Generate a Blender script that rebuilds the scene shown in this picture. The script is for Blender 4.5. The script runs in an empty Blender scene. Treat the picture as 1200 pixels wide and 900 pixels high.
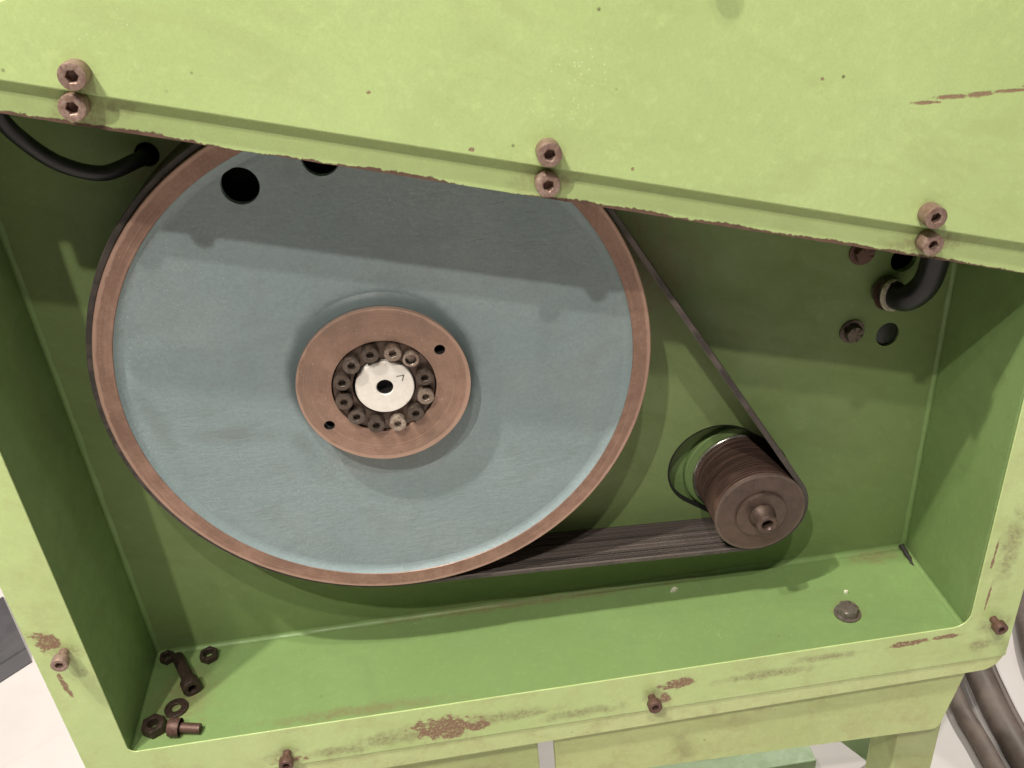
import bpy, bmesh, math, random
from mathutils import Vector, Matrix
from mathutils.geometry import tessellate_polygon
random.seed(7)
scene = bpy.context.scene
COL = scene.collection

# ------------------------------------------------------------------ camera
# Measurements of the machine are kept in "u" (1 u = 0.5 m); camera at u-origin, u: x right, y into the machine, z up.
S, H, ZF = 0.5, 0.32, -1.158
ZFL = ZF - H / S                       # hall floor in u
def W(x, y, z): return Vector((x * S, (y - 1.0) * S, (z - ZF) * S + H))
F = 1088.0
M = ((0.98946632, -0.12588834, 0.071474),
     (-0.12536996, -0.49832587, 0.85787744),
     (-0.07237942, -0.85780153, -0.50885928))
def ray(px, py):
    c = (px - 600.0, py - 450.0, F)
    return [sum(M[i][k] * c[k] for k in range(3)) for i in range(3)]
def onY(px, py, Y):
    r = ray(px, py); return tuple(v * Y / r[1] for v in r)
def onZ(px, py, Z):
    r = ray(px, py); return tuple(v * Z / r[2] for v in r)
cam = bpy.data.cameras.new('camera'); cam_o = bpy.data.objects.new('camera', cam); COL.objects.link(cam_o)
cam.sensor_width = 36.0; cam.lens = 36.0 * F / 1200.0; cam.clip_start = 0.02; cam.clip_end = 400
R3 = Matrix(((M[0][0], -M[0][1], -M[0][2]), (M[1][0], -M[1][1], -M[1][2]), (M[2][0], -M[2][1], -M[2][2])))
cam_o.matrix_world = Matrix.Translation(W(0, 0, 0)) @ R3.to_4x4()
scene.camera = cam_o

# ------------------------------------------------------------------ light
world = bpy.data.worlds.new('World'); scene.world = world; world.use_nodes = True
bg = world.node_tree.nodes['Background']; bg.inputs[0].default_value = (1.0, 0.95, 0.88, 1); bg.inputs[1].default_value = 0.115
def lamp(name, u, power, radius, col=(1.0, 0.955, 0.87)):
    l = bpy.data.lights.new(name, 'POINT'); l.energy = power; l.shadow_soft_size = radius; l.color = col
    o = bpy.data.objects.new(name, l); COL.objects.link(o); o.location = W(*u); return o
lamp('ceiling_lamp', (-1.55, -2.1, 4.0), 168, 0.030)     # front left
lamp('ceiling_lamp', (-0.10, -1.8, 4.0), 88, 0.030)      # front centre
lamp('ceiling_lamp', (-1.85, -0.30, 4.2), 215, 0.030)    # nearly overhead, left
lamp('ceiling_lamp', (-1.30, -0.12, 4.0), 85, 0.030)     # nearly overhead
lamp('ceiling_lamp', (3.5, 0.0, 4.2), 24, 0.040)         # right
lamp('ceiling_lamp', (-2.2, 6.5, 4.2), 210, 0.060)       # hall behind the machine
lamp('ceiling_lamp', (3.6, 4.6, 4.2), 360, 0.060)        # hall behind the machine
scene.view_settings.view_transform = 'Standard'; scene.view_settings.look = 'None'
scene.view_settings.exposure = 0.0; scene.view_settings.gamma = 1.0
scene.view_settings.use_curve_mapping = False
scene.render.engine = 'CYCLES'
scene.render.resolution_x = 1024; scene.render.resolution_y = 768

# ------------------------------------------------------------------ node helpers
class NT:
    def __init__(s, name):
        s.m = bpy.data.materials.new(name); s.m.use_nodes = True
        s.t = s.m.node_tree; s.n = s.t.nodes; s.b = s.n['Principled BSDF']
        s.co = s.n.new('ShaderNodeTexCoord').outputs['Object']
    def lk(s, a, b): s.t.links.new(a, b)
    def put(s, sock, v):
        if hasattr(v, 'is_linked') or isinstance(v, bpy.types.NodeSocket): s.lk(v, sock)
        else:
            if isinstance(v, (tuple, list)) and len(v) == 3 and sock.type == 'RGBA': v = (*v, 1)
            sock.default_value = v
    def noise(s, scale, detail=4, rough=0.55, vec=None, dist=0.0):
        n = s.n.new('ShaderNodeTexNoise'); n.inputs['Scale'].default_value = scale
        n.inputs['Detail'].default_value = detail; n.inputs['Roughness'].default_value = rough
        n.inputs['Distortion'].default_value = dist
        s.lk(vec or s.co, n.inputs['Vector']); return n.outputs['Fac']
    def voro(s, scale, vec=None, rand=1.0):
        n = s.n.new('ShaderNodeTexVoronoi'); n.inputs['Scale'].default_value = scale
        n.inputs['Randomness'].default_value = rand
        s.lk(vec or s.co, n.inputs['Vector']); return n.outputs['Distance'], n.outputs['Color']
    def math(s, op, a, b=0.0, c=0.0, clamp=False):
        n = s.n.new('ShaderNodeMath'); n.operation = op; n.use_clamp = clamp
        for i, v in enumerate((a, b, c)): s.put(n.inputs[i], v)
        return n.outputs[0]
    def ramp(s, f, lo, hi, a=0.0, b=1.0):
        n = s.n.new('ShaderNodeMapRange'); n.interpolation_type = 'SMOOTHSTEP'
        s.put(n.inputs['Value'], f); n.inputs['From Min'].default_value = lo; n.inputs['From Max'].default_value = hi
        n.inputs['To Min'].default_value = a; n.inputs['To Max'].default_value = b; return n.outputs['Result']
    def mix(s, f, a, b):
        n = s.n.new('ShaderNodeMix'); n.data_type = 'RGBA'
        s.put(n.inputs['Factor'], f); s.put(n.inputs['A'] if False else n.inputs[6], a); s.put(n.inputs[7], b)
        return n.outputs[2]
    def mapping(s, loc=(0, 0, 0), rot=(0, 0, 0), scale=(1, 1, 1), typ='TEXTURE', vec=None):
        n = s.n.new('ShaderNodeMapping'); n.vector_type = typ
        n.inputs['Location'].default_value = loc; n.inputs['Rotation'].default_value = rot; n.inputs['Scale'].default_value = scale
        s.lk(vec or s.co, n.inputs['Vector']); return n.outputs[0]
    def length(s, v):
        n = s.n.new('ShaderNodeVectorMath'); n.operation = 'LENGTH'; s.lk(v, n.inputs[0]); return n.outputs['Value']
    def dot(s, v, c):
        n = s.n.new('ShaderNodeVectorMath'); n.operation = 'DOT_PRODUCT'; s.lk(v, n.inputs[0]); n.inputs[1].default_value = c; return n.outputs['Value']
    def spots(s, lst, noise_amp=0.9, scale=140, edge=0.12):
        """lst of (world centre, (rx,ry,rz) metres, rotation about y) -> mask with ragged outline"""
        nz = s.math('MULTIPLY', s.math('SUBTRACT', s.noise(scale, 6, 0.65), 0.5), noise_amp * 2)
        out = None
        for c, r, ry in lst:
            d = s.length(s.mapping(tuple(c), (0, ry, 0), r))
            k = s.math('ADD', s.math('SUBTRACT', 1.0, d), nz)
            k = s.ramp(k, 0.0, edge)
            k = s.math('MULTIPLY', k, s.ramp(d, 1.5, 1.9, 1.0, 0.0))
            out = k if out is None else s.math('MAXIMUM', out, k)
        return out
    def radial(s, c, k):
        """coordinates that vary fast with the distance from the axis through c (turning marks)"""
        n = s.n.new('ShaderNodeVectorMath'); n.operation = 'SUBTRACT'; s.lk(s.co, n.inputs[0]); n.inputs[1].default_value = tuple(c)
        m = s.n.new('ShaderNodeVectorMath'); m.operation = 'MULTIPLY'; s.lk(n.outputs[0], m.inputs[0]); m.inputs[1].default_value = (1, 0, 1)
        r = s.length(m.outputs[0]); v = s.n.new('ShaderNodeCombineXYZ'); s.lk(s.math('MULTIPLY', r, k), v.inputs[0])
        sc = s.n.new('ShaderNodeVectorMath'); sc.operation = 'MULTIPLY'; s.lk(m.outputs[0], sc.inputs[0]); sc.inputs[1].default_value = (6, 6, 6)
        ad = s.n.new('ShaderNodeVectorMath'); ad.operation = 'ADD'; s.lk(v.outputs[0], ad.inputs[0]); s.lk(sc.outputs[0], ad.inputs[1])
        return ad.outputs[0], r
    def randomise(s):
        oi = s.n.new('ShaderNodeObjectInfo'); m = s.n.new('ShaderNodeVectorMath'); m.operation = 'ADD'
        s.lk(s.co, m.inputs[0]); v = s.n.new('ShaderNodeCombineXYZ')
        for i in range(3): s.lk(oi.outputs['Random'], v.inputs[i])
        s.lk(v.outputs[0], m.inputs[1]); s.co = m.outputs[0]; return oi.outputs['Random']
    def bump(s, h, strength, dist=0.001):
        n = s.n.new('ShaderNodeBump'); n.inputs['Strength'].default_value = strength; n.inputs['Distance'].default_value = dist
        s.put(n.inputs['Height'], h); s.lk(n.outputs[0], s.b.inputs['Normal'])
    def out(s, col, rough, metal=0.0, spec=None):
        s.put(s.b.inputs['Base Color'], col); s.put(s.b.inputs['Roughness'], rough); s.put(s.b.inputs['Metallic'], metal)
        if spec is not None: s.b.inputs['Specular IOR Level'].default_value = spec
        return s.m

RUST_A, RUST_B = (0.15, 0.085, 0.052), (0.37, 0.225, 0.145)
def paint(name, base, faded, rust=None, grime=0.0, specks=0.5, rough=0.42, extra=None, edge=None, rust_amp=0.9, rust_scale=140, grime_spots=None, spec=0.5):
    t = NT(name)
    big = t.noise(5.0, 3); mid = t.noise(38.0, 5, 0.6)
    col = t.mix(t.ramp(big, 0.35, 0.68), base, faded)
    col = t.mix(t.ramp(mid, 0.38, 0.75, 0.0, 0.22), col, tuple(c * 0.78 for c in base))
    fine = t.noise(650, 4, 0.7); ms = t.noise(150, 7, 0.7)
    col = t.mix(t.ramp(fine, 0.35, 0.70, 0.0, 0.16), col, tuple(c * 0.62 for c in base))
    col = t.mix(t.ramp(ms, 0.50, 0.72, 0.0, 0.30), col, tuple(min(1, c * 1.16 + .012) for c in faded))
    wipe = t.noise(1.0, 6, 0.65, t.mapping(rot=(0, 0.5, 0), scale=(0.11, 0.05, 0.035)), 0.8)
    col = t.mix(t.ramp(wipe, 0.50, 0.68, 0.0, 0.30), col, (base[0] * 0.80, base[1] * 0.74, base[2] * 0.70))
    # pale scuffs gathered in clouds
    d, vc = t.voro(330)
    sc = t.math('MULTIPLY', t.ramp(d, 0.10, 0.22, 1.0, 0.0), t.ramp(t.noise(16, 3), 0.56, 0.72))
    col = t.mix(t.math('MULTIPLY', sc, 0.55 * specks), col, (0.72, 0.76, 0.48))
    # sparse dark specks
    d2, vc2 = t.voro(62)
    sp = t.math('MULTIPLY', t.ramp(d2, 0.035, 0.085, 1.0, 0.0), t.ramp(t.noise(23, 2), 0.52, 0.6))
    sp = t.math('MULTIPLY', sp, specks)
    col = t.mix(t.math('MULTIPLY', sp, 0.8), col, (0.10, 0.085, 0.04))
    r = t.math('ADD', t.ramp(mid, 0.3, 0.7, rough - 0.08, rough + 0.1), t.ramp(wipe, 0.4, 0.7, -0.05, 0.10))
    if grime > 0:
        st = t.noise(26.0, 8, 0.72)
        g = t.math('MULTIPLY', t.ramp(st, 0.46, 0.74), grime * 0.8)
        col = t.mix(g, col, (0.36, 0.31, 0.14))
        f = t.ramp(t.noise(260, 5, 0.7), 0.60, 0.72)
        f = t.math('MULTIPLY', t.math('MULTIPLY', f, t.ramp(t.noise(24, 3), 0.46, 0.62)), grime)
        col = t.mix(f, col, (0.17, 0.12, 0.055))
    if grime_spots:
        g = t.spots(grime_spots, 0.9, 90, 0.9)
        g = t.math('MULTIPLY', g, t.ramp(t.noise(300, 7, 0.75), 0.34, 0.66, 0.25, 1.0))
        col = t.mix(t.math('MULTIPLY', g, 0.8), col, (0.20, 0.15, 0.075))
    if edge:     # ragged rust along a straight edge: (point, inward normal, width)
        p, nrm, w = edge
        d = t.math('SUBTRACT', t.dot(t.co, nrm), sum(a * b for a, b in zip(p, nrm)))
        wv = t.ramp(t.noise(9, 5, 0.7), 0.36, 0.62, 0.1, 1.0)
        fz = t.math('MULTIPLY', t.math('SUBTRACT', t.noise(420, 5, 0.7), 0.5), w * 1.1)
        k = t.ramp(t.math('ADD', t.math('SUBTRACT', t.math('MULTIPLY', wv, w), d), fz), 0.0, w * 0.25)
        col = t.mix(k, col, t.mix(t.noise(200, 4), (0.05, 0.028, 0.018), (0.20, 0.11, 0.075)))
        r = t.math('ADD', r, t.math('MULTIPLY', k, 0.4))
    h = t.math('ADD', t.math('MULTIPLY', t.noise(700, 3), 0.35), t.math('MULTIPLY', t.noise(150, 4), 0.8))
    if rust:
        k = t.spots(rust, rust_amp, rust_scale, 0.35)
        k = t.math('MULTIPLY', k, t.ramp(t.noise(rust_scale * 3.0, 8, 0.75), 0.37, 0.50))
        halo = t.spots([(c, tuple(x * 1.35 for x in r_), ry) for c, r_, ry in rust], rust_amp * 1.1, rust_scale * 0.6, 1.2)
        col = t.mix(t.math('MULTIPLY', halo, 0.42), col, (0.30, 0.22, 0.10))
        rc = t.mix(t.noise(240, 5, 0.7), RUST_A, RUST_B)
        col = t.mix(k, col, rc)
        r = t.math('ADD', r, t.math('MULTIPLY', k, 0.35))
        h = t.math('SUBTRACT', h, t.math('MULTIPLY', k, 0.6))
    t.bump(h, 0.30, 0.0006)
    return t.out(col, r, 0.0, spec)

def rust_metal(name, a, b, c, rough=0.6, metal=0.35, scale=110, bump=0.35, stretch=None, turn=None, rand=False):
    t = NT(name)
    rnd = t.randomise() if rand else None
    v = t.mapping(scale=stretch) if stretch else t.co
    n1 = t.noise(scale, 8, 0.72, v); n2 = t.noise(scale * 0.22, 5, 0.65, v); n3 = t.noise(scale * 6, 4, 0.65); n4 = t.noise(scale * 2.2, 6, 0.7)
    col = t.mix(t.ramp(n1, 0.34, 0.66), a, b)
    col = t.mix(t.ramp(n2, 0.42, 0.68, 0.0, 0.85), col, c)
    col = t.mix(t.ramp(n3, 0.62, 0.72, 0.0, 0.5), col, tuple(min(1, x * 1.9) for x in b))
    col = t.mix(t.ramp(n4, 0.60, 0.74, 0.0, 0.65), col, tuple(x * 0.35 for x in a))       # dark pits
    h = t.math('ADD', n1, t.math('MULTIPLY', n3, 0.5))
    if turn:
        rv, r = t.radial(turn[0], turn[1])
        ln = t.noise(1.0, 5, 0.7, rv)
        col = t.mix(t.ramp(ln, 0.52, 0.74, 0.0, 0.55), col, tuple(min(1, x * 1.45 + .02) for x in b))
        col = t.mix(t.ramp(ln, 0.46, 0.28, 0.0, 0.5), col, tuple(x * 0.6 for x in a))
        h = t.math('ADD', h, t.math('MULTIPLY', ln, 0.8))
        if len(turn) > 2:     # worn bright edge at radius turn[2]
            k = t.ramp(t.math('ADD', r, t.math('MULTIPLY', t.noise(90, 4), 0.003)), turn[2], turn[2] + 0.0016)
            col = t.mix(t.math('MULTIPLY', k, 0.6), col, tuple(min(1, x * 1.35 + .03) for x in b))
    if rand:
        col = t.mix(t.ramp(rnd, 0.0, 1.0, 0.0, 0.5), col, tuple(x * 0.6 for x in c))
    t.bump(h, bump, 0.0004)
    return t.out(col, t.ramp(n1, 0.3, 0.7, rough - 0.16, rough + 0.12), metal)

def plain(name, col, rough=0.5, metal=0.0, var=0.3, scale=120, bump=0.15):
    t = NT(name); n = t.noise(scale, 5, 0.6)
    c = t.mix(t.ramp(n, 0.3, 0.75), tuple(x * (1 - var) for x in col), tuple(min(1, x * (1 + var * 0.6)) for x in col))
    t.bump(n, bump, 0.0004)
    return t.out(c, t.ramp(n, 0.3, 0.7, rough - 0.08, rough + 0.1), metal)

# hood edge in u: z = HZ(x)
def HZ(x): return -0.316 - 0.2795 * x
TH = math.atan(0.2795); HN = (math.sin(TH), 0, math.cos(TH))   # inward (upward) normal of the slanted edge

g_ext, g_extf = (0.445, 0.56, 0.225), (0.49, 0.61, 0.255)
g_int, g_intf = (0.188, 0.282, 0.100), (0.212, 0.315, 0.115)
def pt(px, py, Y): return W(*onY(px, py, Y))
MAT = {}
MAT['hood'] = paint('hood_paint', g_ext, g_extf, rust=[(pt(1085, 121, .98), (.0100, .01, .0012), math.radians(4)), (pt(1118, 114, .98), (.0130, .01, .0015), math.radians(3)),
        (pt(1150, 111, .98), (.0100, .01, .0019), 0), (pt(1185, 107, .98), (.0120, .01, .0012), math.radians(2)), (pt(1220, 101, .98), (.012, .01, .0012), math.radians(4)),
        (pt(742, 199, .98), (.0010, .01, .0012), 0), (pt(965, 93, .98), (.0012, .01, .001), 0), (pt(432, 109, .98), (.0014, .01, .0010), 0), (pt(553, 176, .98), (.0020, .01, .0013), 0)],
        specks=1.0, rust_amp=0.75, rust_scale=500,
        grime_spots=[(pt(88, 92, .98), (.012, .02, .010), 0), (pt(646, 180, .98), (.010, .02, .009), 0), (pt(1090, 250, .98), (.010, .02, .009), 0)])
p0 = W(0, 1, HZ(0))
MAT['strip'] = paint('strip_paint', g_ext, g_extf, specks=0.5, edge=(tuple(p0), HN, 0.0032),
        grime_spots=[(pt(110, 125, .994), (.030, .02, .010), 0), (pt(645, 212, .994), (.026, .02, .011), 0), (pt(1085, 285, .994), (.040, .02, .011), 0), (pt(112, 142, .994), (.012, .02, .005), 0)])
MAT['frame'] = paint('frame_paint', (0.50, 0.62, 0.255), (0.55, 0.66, 0.29), grime=0.5, specks=0.6, rust=[  # hood paint lightened to stand in for light on the lower frame
        (pt(53, 752, 1), (.0085, .02, .0115), math.radians(-20)), (pt(78, 806, 1), (.0020, .02, .0160), math.radians(-6)),
        (pt(520, 853, 1), (.026, .02, .014), math.radians(3)), (pt(560, 850, 1), (.012, .02, .006), 0),
        (pt(795, 801, 1), (.016, .02, .0058), math.radians(-8)), (pt(778, 818, 1), (.006, .02, .007), 0),
        (pt(1065, 754, 1), (.020, .02, .0034), math.radians(-3)), (pt(1110, 746, 1), (.014, .02, .0025), 0),
        (pt(338, 891, 1), (.014, .02, .005), 0), (pt(1166, 650, 1), (.0012, .02, .02), math.radians(2)), (pt(1158, 700, 1), (.001, .02, .016), math.radians(2))],
        rust_amp=1.7, rust_scale=120, grime_spots=[(pt(455, 866, 1), (.045, .02, .012), 0), (pt(600, 838, 1), (.050, .02, .010), 0), (pt(335, 885, 1), (.02, .02, .012), 0), (pt(766, 815, 1), (.012, .02, .012), 0), (pt(80, 765, 1), (.012, .02, .012), 0), (pt(1166, 732, 1), (.02, .02, .012), 0), (pt(1150, 755, 1), (.02, .02, .008), 0), (pt(1185, 640, 1), (.012, .02, .05), 0), (pt(680, 835, 1), (.05, .02, .008), 0), (pt(900, 790, 1), (.06, .02, .007), 0), (pt(970, 770, 1), (.04, .02, .006), 0), (pt(400, 880, 1), (.04, .02, .008), 0)])
MAT['lip'] = paint('lip_paint', (0.54, 0.62, 0.275), (0.59, 0.65, 0.31), grime=0.8, specks=0.7)
MAT['apron'] = paint('apron_paint', (0.48, 0.56, 0.225), (0.54, 0.60, 0.26), grime=0.75, specks=0.8)
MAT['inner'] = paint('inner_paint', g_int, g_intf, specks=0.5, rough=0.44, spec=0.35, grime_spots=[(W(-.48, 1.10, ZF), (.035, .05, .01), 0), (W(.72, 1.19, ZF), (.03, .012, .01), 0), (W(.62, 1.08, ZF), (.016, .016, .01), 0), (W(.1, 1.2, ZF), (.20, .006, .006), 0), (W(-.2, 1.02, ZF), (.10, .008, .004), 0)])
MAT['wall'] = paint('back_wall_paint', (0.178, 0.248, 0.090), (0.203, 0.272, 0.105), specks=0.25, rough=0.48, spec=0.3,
        grime_spots=[(W(0.30, 1.207, -0.55), (.055, .05, .06), 0), (W(-0.30, 1.207, -0.33), (.05, .05, .03), 0)])
MAT['leg'] = paint('leg_paint', (0.35, 0.42, 0.165), (0.41, 0.46, 0.20), grime=0.5, specks=0.4)
MAT['rail'] = paint('rail_paint', (0.30, 0.44, 0.23), (0.36, 0.48, 0.27), specks=0.3)
MAT['dark'] = plain('cavity_shade', (0.012, 0.011, 0.010), 0.8)  # near-black colour stands in for shade inside holes and gaps
MAT['rim'] = rust_metal('rim_rust', (0.27, 0.155, 0.11), (0.38, 0.232, 0.175), (0.22, 0.125, 0.092), 0.52, 0.3, 120, 0.3, turn=(W(-0.0825, 1.1, -0.6255), 900, 0.1848))
MAT['flange'] = rust_metal('flange_rust', (0.285, 0.17, 0.122), (0.375, 0.235, 0.175), (0.22, 0.145, 0.112), 0.48, 0.35, 80, 0.2, turn=(W(-0.0825, 1.1, -0.6255), 1100, 0.0571))
MAT['pulley'] = rust_metal('pulley_rust', (0.075, 0.050, 0.040), (0.115, 0.078, 0.062), (0.145, 0.092, 0.07), 0.42, 0.5, 120, 0.2, turn=(W(0.4705, 1.1, -0.956), 1500, 0.0362))
MAT['groove'] = rust_metal('groove_rust', (0.11, 0.066, 0.052), (0.20, 0.115, 0.088), (0.06, 0.036, 0.03), 0.5, 0.4, 1.0, 0.15, stretch=(.05, .0022, .05))
MAT['bolt'] = rust_metal('rusty_bolt', (0.30, 0.19, 0.15), (0.50, 0.37, 0.31), (0.24, 0.14, 0.105), 0.5, 0.45, 500, 0.3, rand=True)
MAT['bolt_dark'] = rust_metal('dark_bolt', (0.095, 0.075, 0.062), (0.19, 0.15, 0.125), (0.11, 0.075, 0.058), 0.38, 0.6, 400, 0.2, rand=True)
MAT['bolt_bright'] = rust_metal('worn_bolt', (0.30, 0.22, 0.17), (0.55, 0.46, 0.38), (0.2, 0.13, 0.1), 0.35, 0.6, 500, 0.2, rand=True)
MAT['brown_bolt'] = rust_metal('brown_bolt', (0.10, 0.055, 0.042), (0.19, 0.105, 0.08), (0.12, 0.06, 0.045), 0.55, 0.4, 500, 0.3, rand=True)
MAT['bolt_grey'] = rust_metal('grey_bolt', (0.13, 0.105, 0.09), (0.22, 0.19, 0.165), (0.12, 0.08, 0.06), 0.4, 0.4, 300, 0.2)
MAT['shade_bolt'] = rust_metal('corner_shade_bolt', (0.030, 0.020, 0.016), (0.075, 0.045, 0.034), (0.05, 0.028, 0.022), 0.5, 0.35, 400, 0.3)  # corner shadow put into the colour of the loose hardware
MAT['shaft'] = rust_metal('shaft_end_metal', (0.78, 0.72, 0.65), (0.86, 0.81, 0.74), (0.66, 0.58, 0.50), 0.42, 0.05, 150, 0.08)
MAT['ring'] = rust_metal('clamp_ring_metal', (0.06, 0.042, 0.034), (0.17, 0.12, 0.095), (0.08, 0.05, 0.038), 0.4, 0.6, 300, 0.2)
MAT['hose'] = plain('black_rubber', (0.012, 0.012, 0.013), 0.38, 0.0, 0.4, 60, 0.1)
MAT['clip'] = plain('bright_clamp', (0.80, 0.70, 0.58), 0.28, 0.25, 0.2, 200)
MAT['cable'] = plain('grey_cable', (0.155, 0.118, 0.100), 0.6, 0.0, 0.4, 28, 0.3)
MAT['ramp'] = plain('dark_rubber', (0.055, 0.050, 0.055), 0.6, 0.0, 0.3, 40)
MAT['steel'] = plain('bright_steel', (0.65, 0.62, 0.55), 0.25, 0.9, 0.2, 100)
MAT['chip'] = plain('paint_chip', (0.75, 0.72, 0.55), 0.6)
MAT['blackmark'] = plain('black_mark', (0.03, 0.025, 0.02), 0.7)

def blue_mat():
    t = NT('wheel_blue_paint')
    big = t.noise(9, 4, 0.6); mid = t.noise(45, 5, 0.65)
    col = t.mix(t.ramp(big, 0.32, 0.7), (0.250, 0.318, 0.330), (0.292, 0.350, 0.356))
    col = t.mix(t.ramp(mid, 0.45, 0.8, 0, 0.4), col, (0.215, 0.245, 0.235))
    # pale dust specks, mostly low on the right half
    d, vc = t.voro(420)
    k = t.math('MULTIPLY', t.ramp(d, 0.08, 0.20, 1, 0), t.ramp(t.noise(13, 4, 0.6), 0.46, 0.64))
    col = t.mix(t.math('MULTIPLY', k, 0.6), col, (0.58, 0.60, 0.57))
    # shadow band over the wheel's left part, painted into the colour
    shade_band = t.spots([(W(-0.30, 1.12, -0.69), (.055, .03, .011), math.radians(8)), (W(-0.395, 1.12, -0.66), (.012, .03, .055), math.radians(-14)), (W(-0.21, 1.12, -0.72), (.010, .03, .02), math.radians(-30))], 0.5, 30, 1.1)
    col = t.mix(t.math('MULTIPLY', shade_band, 0.5), col, (0.165, 0.185, 0.18))
    hub = t.spots([(W(-0.08, 1.12, -0.745), (.055, .03, .028), 0)], 0.25, 20, 0.5)  # warm shade and bounce below the hub flange, put into the colour
    col = t.mix(t.math('MULTIPLY', hub, 0.3), col, (0.31, 0.305, 0.265))
    wv = t.noise(1.0, 5, 0.6, t.mapping(scale=(0.010, 0.01, 0.0035)), 0.6)
    rv, rr_ = t.radial(W(-0.0825, 1.1, -0.6255), 10)
    hub_dark = t.ramp(t.math('ADD', rr_, t.math('MULTIPLY', t.noise(60, 5, 0.65), 0.006)), 0.0635, 0.0715, 1.0, 0.0)  # darker ring close to the hub
    gr = t.noise(420, 6, 0.75)
    col = t.mix(t.ramp(gr, 0.36, 0.66, 0.0, 0.30), col, (0.16, 0.20, 0.207))
    col = t.mix(t.ramp(wv, 0.52, 0.72, 0.0, 0.18), col, (0.33, 0.37, 0.365))
    oil = t.noise(1.0, 6, 0.65, t.mapping(rot=(0, -0.3, 0), scale=(0.10, 0.05, 0.03)), 1.0)
    col = t.mix(t.ramp(oil, 0.52, 0.70, 0.0, 0.14), col, (0.15, 0.175, 0.165))
    col = t.mix(t.math('MULTIPLY', hub_dark, 0.82), col, (0.085, 0.105, 0.108))
    h = t.math('ADD', t.math('MULTIPLY', wv, 0.8), t.math('MULTIPLY', gr, 0.55))
    t.bump(h, 0.55, 0.0008)
    return t.out(col, t.ramp(mid, 0.3, 0.7, 0.42, 0.58))
MAT['blue'] = blue_mat()

def belt_mat():
    t = NT('belt_rubber')
    n = t.noise(60, 5, 0.65); f = t.noise(1.0, 4, 0.6, t.mapping(scale=(0.6, 0.0007, 0.6)))
    col = t.mix(t.ramp(f, 0.35, 0.7), (0.040, 0.032, 0.028), (0.15, 0.118, 0.104))
    col = t.mix(t.ramp(n, 0.5, 0.8, 0, 0.5), col, (0.10, 0.075, 0.064))
    sp = t.ramp(t.noise(500, 3, 0.6), 0.68, 0.76)
    col = t.mix(t.math('MULTIPLY', sp, 0.6), col, (0.22, 0.20, 0.13))
    t.bump(n, 0.2, 0.0004)
    return t.out(col, 0.62)
MAT['belt'] = belt_mat()

def floor_mat():
    t = NT('hall_floor')
    n = t.noise(6, 5, 0.6); n2 = t.noise(90, 5, 0.7)
    col = t.mix(t.ramp(n, 0.3, 0.7), (0.475, 0.435, 0.42), (0.53, 0.495, 0.48))
    col = t.mix(t.ramp(n2, 0.55, 0.8, 0, 0.35), col, (0.48, 0.42, 0.385))
    sc = t.ramp(t.noise(1.0, 4, 0.6, t.mapping(rot=(0, 0, 0.6), scale=(0.5, 0.012, 1))), 0.62, 0.7)
    col = t.mix(t.math('MULTIPLY', sc, 0.25), col, (0.45, 0.39, 0.36))
    t.bump(n2, 0.05, 0.001)
    return t.out(col, 0.55)
MAT['floor'] = floor_mat()

# ------------------------------------------------------------------ mesh helpers
def link(name, me, mat, parent=None, smooth=None):
    o = bpy.data.objects.new(name, me); COL.objects.link(o)
    if mat: me.materials.append(MAT[mat])
    if smooth is not None:
        for p in me.polygons: p.use_smooth = True
        a = math.radians(smooth)
        bm = bmesh.new(); bm.from_mesh(me)
        for e in bm.edges:
            if len(e.link_faces) == 2 and e.calc_face_angle(0) > a: e.smooth = False
        bm.to_mesh(me); bm.free()
    if parent:
        o.parent = parent; o.matrix_parent_inverse = Matrix.Translation(parent.matrix_world.translation).inverted() if parent.type == 'EMPTY' else parent.matrix_basis.inverted()
    return o
def empty(name, loc, label, cat, group=None):
    o = bpy.data.objects.new(name, None); COL.objects.link(o); o.location = loc
    o.matrix_world = Matrix.Translation(loc); o.empty_display_size = 0.02
    tag(o, label, cat, group); return o
def tag(o, label, cat, group=None):
    o['label'] = label; o['category'] = cat
    if group: o['group'] = group
    return o
def bevel(o, w=0.0006, seg=2, ang=35):
    m = o.modifiers.new('bevel', 'BEVEL'); m.width = w; m.segments = seg; m.limit_method = 'ANGLE'; m.angle_limit = math.radians(ang); return o
def from_bm(name, bm, mat, parent=None, smooth=None):
    bmesh.ops.recalc_face_normals(bm, faces=bm.faces[:])
    me = bpy.data.meshes.new(name); bm.to_mesh(me); bm.free(); return link(name, me, mat, parent, smooth)

def circle(cx, cz, r, n=48): return [(cx + r * math.cos(2 * math.pi * i / n), cz + r * math.sin(2 * math.pi * i / n)) for i in range(n)]
def rounded(pts):
    """pts: (x,z,r) corners -> polygon with rounded corners"""
    out = []; n = len(pts)
    for i, (x, z, r) in enumerate(pts):
        if r <= 0: out.append((x, z)); continue
        p = Vector((x, z)); a = (Vector(pts[i - 1][:2]) - p).normalized(); b = (Vector(pts[(i + 1) % n][:2]) - p).normalized()
        ang = a.angle(b); d = r / math.tan(ang / 2); c = p + (a + b).normalized() * (r / math.sin(ang / 2))
        s, e = p + a * d - c, p + b * d - c
        a0 = math.atan2(s.y, s.x); a1 = math.atan2(e.y, e.x); da = (a1 - a0 + math.pi) % (2 * math.pi) - math.pi
        for k in range(9): out.append((c.x + r * math.cos(a0 + da * k / 8), c.y + r * math.sin(a0 + da * k / 8)))
    return out
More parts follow.
